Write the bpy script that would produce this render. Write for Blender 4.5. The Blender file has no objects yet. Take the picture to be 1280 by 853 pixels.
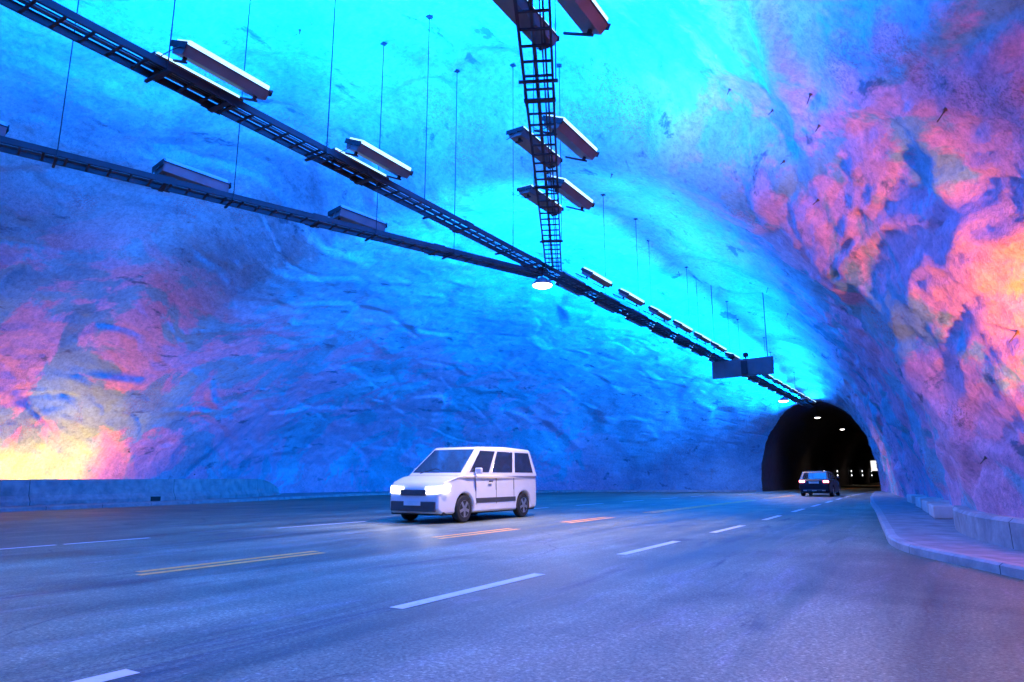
import bpy, bmesh, math, random
from mathutils import Vector, Matrix, noise
random.seed(7)
R = math.radians
sc = bpy.context.scene
COL = sc.collection

# ------------------------------------------------------------------ camera
cd = bpy.data.cameras.new('camera'); cam = bpy.data.objects.new('camera', cd); COL.objects.link(cam)
cd.sensor_width = 36.0; cd.lens = 24.0; cd.clip_end = 900; cd.clip_start = 0.05
cam.location = (0, 0, 1.1)
cam.rotation_euler = (R(90 + 11.30), 0, R(31.83))
sc.camera = cam

# ------------------------------------------------------------------ world / exposure (the cave is closed: only lamps inside it, a few of them added, light it)
w = bpy.data.worlds.new('World'); sc.world = w; w.use_nodes = True
w.node_tree.nodes['Background'].inputs[0].default_value = (0.002, 0.01, 0.04, 1)
w.node_tree.nodes['Background'].inputs[1].default_value = 0.3
sc.view_settings.view_transform = 'Standard'; sc.view_settings.look = 'None'
sc.view_settings.exposure = 0.0; sc.view_settings.gamma = 1.0
sc.view_settings.use_curve_mapping = False
sc.render.engine = 'CYCLES'
sc.cycles.max_bounces = 7; sc.cycles.diffuse_bounces = 4; sc.cycles.glossy_bounces = 3
sc.cycles.sample_clamp_indirect = 6.0
sc.cycles.use_denoising = True

# light strengths
BLUE = (0.0, 0.225, 1.0)
P_UP = 430.0         # a blue uplight aimed at the ceiling
P_SIDE = 1150.0       # a blue trough tilted towards the left wall
P_FLOODL = 190.0     # amber floods behind the left barrier
P_FLOODR = 110.0     # amber floods behind the right barrier
P_JOINT = 430.0
AMBER = (1.0, 0.38, 0.0)

# ------------------------------------------------------------------ helpers
def tag(o, label=None, cat=None, group=None, kind=None):
    if label: o['label'] = label
    if cat: o['category'] = cat
    if group: o['group'] = group
    if kind: o['kind'] = kind
    return o
def empty(name, loc=(0, 0, 0), rz=0.0):
    o = bpy.data.objects.new(name, None); COL.objects.link(o)
    o.location = loc; o.rotation_euler = (0, 0, rz); o.empty_display_size = 0.2
    return o
def copy_tree(o, parent=None):
    c = o.copy(); COL.objects.link(c); c.parent = parent
    for ch in o.children: copy_tree(ch, c)
    return c
def lerp(a, b, t): return a + (b - a) * t

class MB:
    def __init__(s): s.v = []; s.f = []
    def quad(s, a, b, c, d):
        n = len(s.v); s.v += [tuple(a), tuple(b), tuple(c), tuple(d)]; s.f.append((n, n+1, n+2, n+3))
    def box(s, x0, x1, y0, y1, z0, z1, M=None):
        n = len(s.v)
        P = [(x0,y0,z0),(x1,y0,z0),(x1,y1,z0),(x0,y1,z0),(x0,y0,z1),(x1,y0,z1),(x1,y1,z1),(x0,y1,z1)]
        if M is not None: P = [tuple(M @ Vector(p)) for p in P]
        s.v += P
        s.f += [tuple(n+i for i in q) for q in ((0,3,2,1),(4,5,6,7),(0,1,5,4),(1,2,6,5),(2,3,7,6),(3,0,4,7))]
    def bar(s, a, b, wx, wz):
        a = Vector(a); b = Vector(b); d = (b - a); L = d.length
        q = d.to_track_quat('Y', 'Z').to_matrix().to_4x4(); q.translation = a
        s.box(-wx/2, wx/2, 0, L, -wz/2, wz/2, q)
    def tube(s, pts, r, n=8, cap=True):
        pts = [Vector(p) for p in pts]; rings = []
        for i, p in enumerate(pts):
            d = (pts[min(i+1, len(pts)-1)] - pts[max(i-1, 0)]).normalized()
            q = d.to_track_quat('Z', 'Y').to_matrix()
            rr = r[i] if isinstance(r, (list, tuple)) else r
            k = len(s.v)
            s.v += [tuple(p + q @ Vector((rr*math.cos(2*math.pi*j/n), rr*math.sin(2*math.pi*j/n), 0))) for j in range(n)]
            rings.append(k)
        for a, b in zip(rings, rings[1:]):
            for j in range(n): s.f.append((a+j, a+(j+1) % n, b+(j+1) % n, b+j))
        if cap:
            s.f.append(tuple(rings[0]+j for j in range(n))[::-1]); s.f.append(tuple(rings[-1]+j for j in range(n)))
    def lathe(s, prof, c=(0,0,0), n=20, M=None):
        k0 = len(s.v)
        for (r, z) in prof:
            for j in range(n):
                p = Vector((r*math.cos(2*math.pi*j/n), r*math.sin(2*math.pi*j/n), z))
                if M is not None: p = M @ p
                s.v.append(tuple(p + Vector(c)))
        for i in range(len(prof)-1):
            for j in range(n):
                a = k0+i*n; b = a+n; s.f.append((a+j, a+(j+1) % n, b+(j+1) % n, b+j))
        s.f.append(tuple(k0+j for j in range(n))[::-1]); s.f.append(tuple(k0+(len(prof)-1)*n+j for j in range(n)))
    def prism(s, poly, x0, x1, fx=None):
        """poly of (y,z) extruded along x; fx(y,z) scales x"""
        n = len(s.v); m = len(poly)
        for x in (x0, x1):
            for (y, z) in poly: s.v.append(((x * fx(y, z)) if fx else x, y, z))
        s.f.append(tuple(range(n, n+m))[::-1]); s.f.append(tuple(range(n+m, n+2*m)))
        for i in range(m):
            j = (i+1) % m; s.f.append((n+i, n+j, n+m+j, n+m+i))
    def build(s, name, mat, parent=None, smooth=False, bevel=0, seg=2):
        me = bpy.data.meshes.new(name); me.from_pydata(s.v, [], s.f); me.update()
        bm = bmesh.new(); bm.from_mesh(me); bmesh.ops.recalc_face_normals(bm, faces=bm.faces)
        if smooth:
            for f in bm.faces: f.smooth = True
        bm.to_mesh(me); bm.free()
        me.materials.append(mat)
        o = bpy.data.objects.new(name, me); COL.objects.link(o)
        if parent is not None: o.parent = parent
        if bevel:
            m = o.modifiers.new('bevel', 'BEVEL'); m.width = bevel; m.segments = seg
            m.limit_method = 'ANGLE'; m.angle_limit = R(30)
            for p in me.polygons: p.use_smooth = True
            wn = o.modifiers.new('wn', 'WEIGHTED_NORMAL'); wn.keep_sharp = False
        return o

# ------------------------------------------------------------------ materials
def new_mat(name):
    m = bpy.data.materials.new(name); m.use_nodes = True
    nt = m.node_tree; return m, nt, nt.nodes['Principled BSDF']
def plain(name, col, rough=0.5, metal=0.0, bump=0.0, bscale=40, var=0.15, coat=0):
    m, nt, b = new_mat(name); N = nt.nodes; L = nt.links
    b.inputs['Roughness'].default_value = rough; b.inputs['Metallic'].default_value = metal
    b.inputs['Coat Weight'].default_value = coat
    tc = N.new('ShaderNodeTexCoord'); no = N.new('ShaderNodeTexNoise'); no.inputs['Scale'].default_value = 3.0
    no.inputs['Detail'].default_value = 6; L.new(tc.outputs['Object'], no.inputs['Vector'])
    cr = N.new('ShaderNodeValToRGB'); cr.color_ramp.elements[0].position = 0.3; cr.color_ramp.elements[1].position = 0.7
    cr.color_ramp.elements[0].color = (*[c*(1-var) for c in col], 1); cr.color_ramp.elements[1].color = (*[min(1, c*(1+var)) for c in col], 1)
    L.new(no.outputs['Fac'], cr.inputs['Fac']); L.new(cr.outputs['Color'], b.inputs['Base Color'])
    if bump:
        n2 = N.new('ShaderNodeTexNoise'); n2.inputs['Scale'].default_value = bscale; n2.inputs['Detail'].default_value = 4
        L.new(tc.outputs['Object'], n2.inputs['Vector'])
        bp = N.new('ShaderNodeBump'); bp.inputs['Strength'].default_value = bump; bp.inputs['Distance'].default_value = 0.02
        L.new(n2.outputs['Fac'], bp.inputs['Height']); L.new(bp.outputs['Normal'], b.inputs['Normal'])
    return m
def glow(name, col, s):
    m, nt, b = new_mat(name)
    b.inputs['Base Color'].default_value = (0.8, 0.8, 0.8, 1); b.inputs['Emission Color'].default_value = (*col, 1)
    b.inputs['Emission Strength'].default_value = s
    try: m.cycles.emission_sampling = 'NONE'
    except Exception: pass
    return m
def ramp(N, L, src, stops):
    cr = N.new('ShaderNodeValToRGB'); e = cr.color_ramp.elements
    while len(e) < len(stops): e.new(0.5)
    for k, (p, c) in enumerate(stops):
        e[k].position = p; e[k].color = (*c, 1) if len(c) == 3 else c
    L.new(src, cr.inputs['Fac']); return cr
def noise_node(N, L, vec, scale, detail=6, rough=0.55, dist=0.0):
    n = N.new('ShaderNodeTexNoise'); n.inputs['Scale'].default_value = scale; n.inputs['Detail'].default_value = detail
    n.inputs['Roughness'].default_value = rough; n.inputs['Distortion'].default_value = dist
    L.new(vec, n.inputs['Vector']); return n
def mix(N, L, fac, a, b, mode='MIX'):
    m = N.new('ShaderNodeMix'); m.data_type = 'RGBA'; m.blend_type = mode
    if isinstance(fac, float): m.inputs['Factor'].default_value = fac
    else: L.new(fac, m.inputs['Factor'])
    for k, s in ((6, a), (7, b)):
        if isinstance(s, tuple): m.inputs[k].default_value = (*s, 1)
        else: L.new(s, m.inputs[k])
    return m.outputs[2]

def rock_mat():
    m, nt, b = new_mat('limewashed_rock'); N = nt.nodes; L = nt.links
    tc = N.new('ShaderNodeTexCoord'); P = tc.outputs['Object']
    mp = N.new('ShaderNodeMapping'); mp.inputs['Rotation'].default_value = (0.5, 0.2, 0.3); mp.inputs['Scale'].default_value = (1, 0.7, 1)
    L.new(P, mp.inputs['Vector'])
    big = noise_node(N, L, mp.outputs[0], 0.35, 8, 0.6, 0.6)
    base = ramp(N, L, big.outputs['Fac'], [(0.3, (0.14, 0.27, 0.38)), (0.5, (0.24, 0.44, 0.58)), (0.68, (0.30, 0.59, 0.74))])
    # scaly broken dirt streaks
    st = noise_node(N, L, mp.outputs[0], 1.3, 10, 0.7, 1.2)
    stm = ramp(N, L, st.outputs['Fac'], [(0.60, (0, 0, 0)), (0.72, (1, 1, 1))])
    c1 = mix(N, L, stm.outputs['Color'], base.outputs['Color'], (0.22, 0.23, 0.27))
    # ragged pink patches: mottled amber light painted into the rock colour
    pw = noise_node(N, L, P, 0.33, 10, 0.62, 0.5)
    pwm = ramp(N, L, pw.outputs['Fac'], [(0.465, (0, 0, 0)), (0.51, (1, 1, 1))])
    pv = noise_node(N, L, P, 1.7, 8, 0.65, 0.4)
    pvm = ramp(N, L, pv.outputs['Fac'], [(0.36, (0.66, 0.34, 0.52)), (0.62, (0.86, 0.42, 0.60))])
    sx = N.new('ShaderNodeSeparateXYZ'); L.new(P, sx.inputs[0])       # painted pink light stays on the walls, the crown is plain limewash
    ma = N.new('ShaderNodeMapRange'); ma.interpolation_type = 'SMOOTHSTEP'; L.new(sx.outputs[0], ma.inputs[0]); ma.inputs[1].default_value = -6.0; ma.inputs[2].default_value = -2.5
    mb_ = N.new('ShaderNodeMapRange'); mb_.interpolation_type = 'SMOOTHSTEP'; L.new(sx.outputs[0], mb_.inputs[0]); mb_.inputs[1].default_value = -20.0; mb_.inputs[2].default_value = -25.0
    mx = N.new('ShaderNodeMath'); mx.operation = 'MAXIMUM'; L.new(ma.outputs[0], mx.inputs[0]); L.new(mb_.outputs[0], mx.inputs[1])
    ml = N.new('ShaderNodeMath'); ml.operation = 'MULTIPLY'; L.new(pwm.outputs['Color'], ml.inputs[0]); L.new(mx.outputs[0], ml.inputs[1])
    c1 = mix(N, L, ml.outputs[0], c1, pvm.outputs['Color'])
    # mineral rust blotches made of fine speckle
    ru = noise_node(N, L, P, 0.45, 3, 0.5, 0.4)
    rum = ramp(N, L, ru.outputs['Fac'], [(0.55, (0, 0, 0)), (0.68, (1, 1, 1))])
    sp = noise_node(N, L, P, 22, 3, 0.7)
    spm = ramp(N, L, sp.outputs['Fac'], [(0.50, (0, 0, 0)), (0.58, (1, 1, 1))])
    mm = N.new('ShaderNodeMath'); mm.operation = 'MULTIPLY'; L.new(rum.outputs['Color'], mm.inputs[0]); L.new(spm.outputs['Color'], mm.inputs[1])
    m2 = N.new('ShaderNodeMath'); m2.operation = 'MULTIPLY'; L.new(mm.outputs[0], m2.inputs[0]); m2.inputs[1].default_value = 0.75
    c2 = mix(N, L, m2.outputs[0], c1, (0.36, 0.16, 0.20))
    # dark pin specks
    dk = noise_node(N, L, P, 9, 6, 0.75)
    dkm = ramp(N, L, dk.outputs['Fac'], [(0.655, (0, 0, 0)), (0.70, (1, 1, 1))])
    c3 = mix(N, L, dkm.outputs['Color'], c2, (0.10, 0.09, 0.12))
    # grit freckles; short dark marks paint the shade of small cavities
    gr = noise_node(N, L, P, 7, 12, 0.85)
    grm = ramp(N, L, gr.outputs['Fac'], [(0.38, (0.62, 0.62, 0.66)), (0.5, (0.95, 0.95, 0.95)), (0.62, (1.2, 1.2, 1.2))])
    c4 = mix(N, L, 1.0, c3, grm.outputs['Color'], 'MULTIPLY')
    mq = N.new('ShaderNodeMapping'); mq.inputs['Rotation'].default_value = (0.75, 0.0, 0.2); mq.inputs['Scale'].default_value = (1, 0.4, 1.3); L.new(P, mq.inputs['Vector'])
    fr = noise_node(N, L, mq.outputs[0], 1.15, 9, 0.68, 0.2)
    frm = ramp(N, L, fr.outputs['Fac'], [(0.34, (0.85, 0.85, 0.85)), (0.40, (0, 0, 0))])
    c5 = mix(N, L, frm.outputs['Color'], c4, (0.07, 0.11, 0.17))
    L.new(c5, b.inputs['Base Color'])
    b.inputs['Roughness'].default_value = 0.75; b.inputs['Specular IOR Level'].default_value = 0.3
    bn = noise_node(N, L, P, 2.6, 14, 0.7, 0.1)
    bn2 = noise_node(N, L, P, 14, 6, 0.6)
    bp = N.new('ShaderNodeBump'); bp.inputs['Strength'].default_value = 0.8; bp.inputs['Distance'].default_value = 0.065
    L.new(bn.outputs['Fac'], bp.inputs['Height'])
    bq = N.new('ShaderNodeBump'); bq.inputs['Strength'].default_value = 0.5; bq.inputs['Distance'].default_value = 0.03
    L.new(bn2.outputs['Fac'], bq.inputs['Height']); L.new(bp.outputs['Normal'], bq.inputs['Normal'])
    L.new(bq.outputs['Normal'], b.inputs['Normal'])
    return m

def asphalt_mat():
    m, nt, b = new_mat('asphalt'); N = nt.nodes; L = nt.links
    tc = N.new('ShaderNodeTexCoord'); P = tc.outputs['Object']
    # long tyre-worn streaks along the road
    mp = N.new('ShaderNodeMapping'); mp.inputs['Scale'].default_value = (1.0, 0.07, 1); L.new(P, mp.inputs['Vector'])
    st = noise_node(N, L, mp.outputs[0], 0.9, 5, 0.6, 0.3)
    base = ramp(N, L, st.outputs['Fac'], [(0.34, (0.065, 0.075, 0.050)), (0.5, (0.165, 0.18, 0.115)), (0.66, (0.28, 0.29, 0.20))])
    # broad patches
    pt = noise_node(N, L, P, 0.33, 6, 0.6, 1.0)
    pm = ramp(N, L, pt.outputs['Fac'], [(0.35, (0.62, 0.62, 0.64)), (0.65, (1.15, 1.15, 1.12))])
    c1 = mix(N, L, 1.0, base.outputs['Color'], pm.outputs['Color'], 'MULTIPLY')
    # curved tyre scuffs turning into the bay
    mp2 = N.new('ShaderNodeMapping'); mp2.inputs['Rotation'].default_value = (0, 0, R(-38)); mp2.inputs['Scale'].default_value = (1.0, 0.16, 1); L.new(P, mp2.inputs['Vector'])
    s2 = noise_node(N, L, mp2.outputs[0], 1.5, 8, 0.65, 1.5)
    s2m = ramp(N, L, s2.outputs['Fac'], [(0.52, (0, 0, 0)), (0.78, (0.8, 0.8, 0.8))])
    c2 = mix(N, L, s2m.outputs['Color'], c1, (0.30, 0.29, 0.28))
    s3 = noise_node(N, L, mp2.outputs[0], 0.7, 8, 0.7, 2.0)
    s3m = ramp(N, L, s3.outputs['Fac'], [(0.56, (0, 0, 0)), (0.66, (0.92, 0.92, 0.92))])
    c3 = mix(N, L, s3m.outputs['Color'], c2, (0.06, 0.06, 0.065))
    # stone chips
    vo = N.new('ShaderNodeTexVoronoi'); vo.inputs['Scale'].default_value = 55; L.new(P, vo.inputs['Vector'])
    vm = ramp(N, L, vo.outputs['Color'], [(0.2, (0.72, 0.72, 0.72)), (0.75, (1.08, 1.08, 1.08)), (0.95, (1.6, 1.6, 1.6))])
    c4 = mix(N, L, 1.0, c3, vm.outputs['Color'], 'MULTIPLY')
    ag = noise_node(N, L, P, 38, 4, 0.8); agm = ramp(N, L, ag.outputs['Fac'], [(0.35, (0.55, 0.55, 0.55)), (0.52, (1.0, 1.0, 1.0)), (0.66, (1.55, 1.55, 1.55))])
    c5 = mix(N, L, 1.0, c4, agm.outputs['Color'], 'MULTIPLY')
    ck = N.new('ShaderNodeTexVoronoi'); ck.feature = 'DISTANCE_TO_EDGE'; ck.inputs['Scale'].default_value = 0.42
    wn = noise_node(N, L, P, 2.2, 6, 0.7); wm = mix(N, L, 0.22, P, wn.outputs['Color']); L.new(wm, ck.inputs['Vector'])
    ckm = ramp(N, L, ck.outputs['Distance'], [(0.0, (0.8, 0.8, 0.8)), (0.006, (0, 0, 0))])
    ckn = noise_node(N, L, P, 0.25, 2, 0.5); cks = ramp(N, L, ckn.outputs['Fac'], [(0.52, (0, 0, 0)), (0.6, (1, 1, 1))])
    ckk = mix(N, L, 1.0, ckm.outputs['Color'], cks.outputs['Color'], 'MULTIPLY')
    c6 = mix(N, L, ckk, c5, (0.03, 0.03, 0.03))
    L.new(c6, b.inputs['Base Color'])
    rr = ramp(N, L, st.outputs['Fac'], [(0.3, (0.46, 0.46, 0.46)), (0.7, (0.68, 0.68, 0.68))])
    L.new(rr.outputs['Color'], b.inputs['Roughness'])
    b.inputs['Specular IOR Level'].default_value = 0.5
    bn = noise_node(N, L, P, 90, 3, 0.7); bl = noise_node(N, L, P, 1.2, 5, 0.6)
    bp = N.new('ShaderNodeBump'); bp.inputs['Strength'].default_value = 0.55; bp.inputs['Distance'].default_value = 0.006
    L.new(bn.outputs['Fac'], bp.inputs['Height'])
    bq = N.new('ShaderNodeBump'); bq.inputs['Strength'].default_value = 0.4; bq.inputs['Distance'].default_value = 0.03
    L.new(bl.outputs['Fac'], bq.inputs['Height']); L.new(bp.outputs['Normal'], bq.inputs['Normal'])
    L.new(bq.outputs['Normal'], b.inputs['Normal'])
    return m

def paint_mat(name, col):
    m, nt, b = new_mat(name); N = nt.nodes; L = nt.links
    tc = N.new('ShaderNodeTexCoord'); P = tc.outputs['Object']
    n = noise_node(N, L, P, 7, 8, 0.75, 0.5)
    c = ramp(N, L, n.outputs['Fac'], [(0.30, tuple(x*0.35 for x in col)), (0.38, tuple(x*0.85 for x in col)), (0.5, col)])
    L.new(c.outputs['Color'], b.inputs['Base Color']); b.inputs['Roughness'].default_value = 0.55
    return m

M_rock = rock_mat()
M_asph = asphalt_mat()
M_white = paint_mat('white_road_paint', (0.8, 0.8, 0.8))
M_yell = paint_mat('yellow_road_paint', (1.0, 0.38, 0.07))
M_conc = plain('concrete', (0.32, 0.32, 0.33), 0.75, bump=0.5, bscale=12, var=0.25)
M_pave = plain('pavement_concrete', (0.27, 0.27, 0.28), 0.7, bump=0.5, bscale=20, var=0.25)
M_kerb = plain('kerb_stone', (0.36, 0.36, 0.37), 0.7, bump=0.4, bscale=15)
def joints(m, period, wdt):
    nt = m.node_tree; N = nt.nodes; L = nt.links; b = N['Principled BSDF']
    src = b.inputs['Base Color'].links[0].from_socket
    tc = N.new('ShaderNodeTexCoord'); sx = N.new('ShaderNodeSeparateXYZ'); L.new(tc.outputs['Object'], sx.inputs[0])
    a = N.new('ShaderNodeMath'); a.operation = 'PINGPONG'; a.inputs[1].default_value = period/2; L.new(sx.outputs[1], a.inputs[0])
    c = N.new('ShaderNodeMath'); c.operation = 'LESS_THAN'; c.inputs[1].default_value = wdt; L.new(a.outputs[0], c.inputs[0])
    o1 = mix(N, L, c.outputs[0], src, (0.06, 0.06, 0.065))
    d = noise_node(N, L, tc.outputs['Object'], 1.6, 8, 0.7, 0.8); dm = ramp(N, L, d.outputs['Fac'], [(0.42, (1, 1, 1)), (0.70, (0.65, 0.65, 0.67))])
    L.new(mix(N, L, 1.0, o1, dm.outputs['Color'], 'MULTIPLY'), b.inputs['Base Color'])
joints(M_conc, 6.0, 0.012); joints(M_kerb, 2.0, 0.008); joints(M_pave, 2.4, 0.01)
M_block = plain('pale_concrete_block', (0.62, 0.6, 0.58), 0.7, bump=0.4, bscale=10)
M_steel = plain('dull_galvanised_steel', (0.025, 0.024, 0.035), 0.7, 0.2, var=0.25)
M_hous = plain('lamp_housing_metal', (0.16, 0.14, 0.16), 0.45, 0.3)
M_dark = plain('dark_rubber', (0.02, 0.02, 0.022), 0.8)
M_cable = plain('black_cable', (0.03, 0.03, 0.035), 0.6)
M_sign = plain('grey_sign_back', (0.10, 0.10, 0.12), 0.6, 0.0)
M_bore = plain('shade_dark_tunnel_lining', (0.035, 0.037, 0.055), 0.9, bump=0.8, bscale=3, var=0.3)  # the unlit depth of the bore is painted as a near-black lining
M_lensB = glow('uplight_lens', (0.55, 0.95, 1.0), 1.3)
M_lensDim = plain('clear_lens', (0.35, 0.5, 0.7), 0.1)
M_lensW = glow('warm_lamp_lens', (1.0, 0.86, 0.72), 7.0)
M_lensT = glow('tunnel_lamp_lens', (1.0, 0.93, 0.88), 9.0)

# ------------------------------------------------------------------ cave sections
SEC = [  # Y, left foot, right foot, apex x, height, exponent
    (-30, -16,  4, -6,  5.0, 2.1), (-26, -22, 9, -7, 8.0, 2.1), (-12, -26, 10.5, -8, 10.2, 2.1),
    (0, -27.6, 8.2, -9, 10.7, 2.1), (6, -28.8, 5.0, -9.5, 10.9, 2.05), (9.5, -29.3, 3.1, -9.8, 11.0, 2.0),
    (12, -29.8, 1.75, -10, 11.3, 2.0), (13.4, -30.3, 1.2, -10, 11.1, 2.0), (15.6, -31, 0.55, -9.6, 9.5, 1.92),
    (19, -32, 0.25, -9.5, 9.9, 1.88), (24, -33.8, -0.05, -9.5, 10.0, 1.9), (30, -35, -0.6, -9.4, 9.9, 1.9),
    (37.5, -33.8, -1.4, -9, 9.5, 1.95), (44, -30, -2.2, -8.7, 9.0, 2.0), (49, -25, -2.8, -8.4, 8.4, 2.0),
    (53, -19, -3.3, -8.2, 7.7, 2.1), (55.5, -14, -3.8, -8.05, 7.1, 2.1), (57, -12.2, -4.0, -8.0, 6.8, 2.15)]
def sec_at(Y):
    Y = max(SEC[0][0], min(SEC[-1][0], Y))
    for i in range(len(SEC)-1):
        if SEC[i][0] <= Y <= SEC[i+1][0]:
            break
    a, b = SEC[i], SEC[i+1]; p = SEC[max(i-1, 0)]; q = SEC[min(i+2, len(SEC)-1)]
    h = b[0]-a[0]; t = (Y-a[0])/h; out = []
    for k in range(1, 6):
        ma = (b[k]-p[k])/(b[0]-p[0]) * h if b[0] != p[0] else 0; mb = (q[k]-a[k])/(q[0]-a[0]) * h
        d = b[k]-a[k]   # limit overshoot
        if d*ma <= 0: ma = 0
        if d*mb <= 0: mb = 0
        lim = 3*abs(d); ma = max(-lim, min(lim, ma)); mb = max(-lim, min(lim, mb))
        t2, t3 = t*t, t*t*t
        out.append((2*t3-3*t2+1)*a[k] + (t3-2*t2+t)*ma + (-2*t3+3*t2)*b[k] + (t3-t2)*mb)
    return out
def ring(Y, n):
    xl, xr, xc, h, e = sec_at(Y)
    pts = []
    K = 160
    for i in range(K+1):
        f = math.pi*i/K; c, s = math.cos(f), math.sin(f)
        wd = (xr-xc) if c >= 0 else (xc-xl)
        pts.append((xc + math.copysign(abs(c)**(2/e), c)*wd, abs(s)**(2/e)*h))
    cum = [0]
    for a, b in zip(pts, pts[1:]): cum.append(cum[-1] + math.hypot(b[0]-a[0], b[1]-a[1]))
    out = []; k = 0
    for j in range(n):
        t = cum[-1]*j/(n-1)
        while k < K-1 and cum[k+1] < t: k += 1
        u = (t-cum[k])/max(1e-9, cum[k+1]-cum[k])
        out.append((lerp(pts[k][0], pts[k+1][0], u), lerp(pts[k][1], pts[k+1][1], u)))
    return out, (xc, h)

def rock_disp(p):
    """signed relief in metres, positive into the cave"""
    q = Vector((p.x, p.y*0.8, p.z))
    u = q*0.22; wv = Vector((noise.noise(u), noise.noise(u + Vector((17.3, 4.1, 9.7))), noise.noise(u + Vector((5.9, 31.2, 2.4)))))*0.7   # noise.noise_vector is not repeatable between runs
    d = 0.5*noise.fractal(q*0.11 + Vector((3, 9, 1)), 1.0, 2.0, 3)
    a = q*0.42 + wv*0.6
    dist, pt = noise.voronoi(a)
    c = pt[0]; rv = noise.cell_vector(c*7.3 + Vector((.5, .5, .5)))
    e = min(1.0, (dist[1]-dist[0])*5.0)
    d += 0.65*((rv.x-0.5)*(a.x-c.x) + (rv.y-0.5)*(a.y-c.y) + (rv.z-0.5)*(a.z-c.z))*e*1.3 + 0.22*(rv.x-0.5)*e
    b = q*1.15 + wv
    dist, pt = noise.voronoi(b); c = pt[0]; rv = noise.cell_vector(c*5.1)
    e = min(1.0, (dist[1]-dist[0])*5.0)
    d += 0.22*((rv.x-0.5)*(b.x-c.x) + (rv.y-0.5)*(b.y-c.y) + (rv.z-0.5)*(b.z-c.z))*e*1.2
    b = q*2.9 + wv*0.5
    dist, pt = noise.voronoi(b); c = pt[0]; rv = noise.cell_vector(c*9.7)
    e = min(1.0, (dist[1]-dist[0])*4.0)
    d += 0.08*((rv.x-0.5)*(b.x-c.x) + (rv.y-0.5)*(b.y-c.y) + (rv.z-0.5)*(b.z-c.z))*e
    d += 0.05*noise.fractal(q*3.4, 0.8, 2.1, 4)
    n = noise.noise(Vector((q.x*0.28, q.y*0.16+q.z*0.25, q.z*0.28)) + wv*0.25)
    m = noise.noise(q*0.3 + Vector((11, 3, 8)))
    d -= 0.16*math.exp(-(n/0.012)**2)*max(0.0, min(1.0, m*3+0.3))      # crevices
    return d

def build_rock():
    Ys = []; y = -30.0
    while y < 57.0:
        Ys.append(y)
        y += 0.55 if y < -6 else 0.2 if y < 2 else 0.105 if y < 26 else 0.14 if y < 40 else 0.18
    Ys.append(57.0)
    n = 400; V = []; F = []
    for Y in Ys:
        pts, (xc, h) = ring(Y, n)
        fade = min(1.0, (57.0-Y)/3.0)*0.6 + 0.4
        near_r = 1.0
        for j, (x, z) in enumerate(pts):
            p = Vector((x, Y, z)); c = Vector((xc, Y, h*0.25)); dr = (c-p).normalized()
            d = rock_disp(p)
            foot = min(1.0, 0.35 + z/2.5)
            left = min(1.0, max(0.0, (-x-14)/10))
            amp = fade*foot*(1.0 if x > -14 else 1.0-0.3*left)
            amp *= 1.0 - 0.35*min(1.0, max(0.0, (z-5.5)/2.5))
            q = p + dr*(d*amp)
            V.append((q.x, q.y, max(-0.6, q.z) if j not in (0, n-1) else -0.8))
    for i in range(len(Ys)-1):
        for j in range(n-1):
            a = i*n+j; F.append((a, a+n, a+n+1, a+1))
    F.append(tuple(range(n)))      # back end cap
    me = bpy.data.meshes.new('cave_rock'); me.from_pydata(V, [], F); me.update()
    for p in me.polygons: p.use_smooth = True
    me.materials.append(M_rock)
    o = bpy.data.objects.new('cave_rock', me); COL.objects.link(o); tag(o, kind='structure')
    return o
rock = build_rock()
dg = None
from mathutils.bvhtree import BVHTree
_bm = bmesh.new(); _bm.from_mesh(rock.data); BVH = BVHTree.FromBMesh(_bm); _bm.free()
def ceiling(x, y):
    h = BVH.ray_cast(Vector((x, y, 3.0)), Vector((0, 0, 1)))
    return h[0].z if h[0] else 9.5
def pix_ray(u, v):          # direction through a pixel of the 1280 px wide photograph, used to find where bolts sit on the rock
    p, th, f = R(11.3035), R(31.831), 853.0
    x = (u-640)/f; y = -(v-426.5)/f
    fw = math.cos(p)-y*math.sin(p); up = math.sin(p)+y*math.cos(p)
    return Vector((x*math.cos(th)-fw*math.sin(th), x*math.sin(th)+fw*math.cos(th), up)).normalized()
EYE = Vector((0, 0, 1.1))

# tunnel bore beyond the mouth
def build_bore():
    Ys = [56.9 + i*1.5 for i in range(28)] + [100+i*8 for i in range(20)]
    n = 48; V = []; F = []
    for Y in Ys:
        off = -((max(0, Y-150))**2)*0.0006
        e = 2.15
        for j in range(n):
            f = math.pi*j/(n-1); c, s = math.cos(f), math.sin(f)
            x = -8.1 + math.copysign(abs(c)**(2/e), c)*4.15; z = abs(s)**(2/e)*6.85
            d = 0.10*noise.noise(Vector((x, Y*.8, z))*1.0)
            k = 1.0 + 0.09*max(0.0, min(1.0, (59.5-Y)/1.2)); x = -8.1 + (x+8.1)*k; z *= k
            V.append((x + off + d*0.8*(-c), Y, z-d*s if j not in (0, n-1) else -0.5))
    for i in range(len(Ys)-1):
        for j in range(n-1):
            a = i*n+j; F.append((a, a+n, a+n+1, a+1))
    k = (len(Ys)-1)*n; F.append(tuple(range(k, k+n)))
    me = bpy.data.meshes.new('tunnel_bore'); me.from_pydata(V, [], F); me.update()
    for p in me.polygons: p.use_smooth = True
    me.materials.append(M_bore)
    o = bpy.data.objects.new('tunnel_bore', me); COL.objects.link(o); tag(o, kind='structure')
build_bore()

# ------------------------------------------------------------------ ground, markings, kerbs, pavements
g = MB(); g.quad((-60, -50, 0), (40, -50, 0), (40, 300, 0), (-60, 300, 0))
tag(g.build('road', M_asph), kind='structure')

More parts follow.
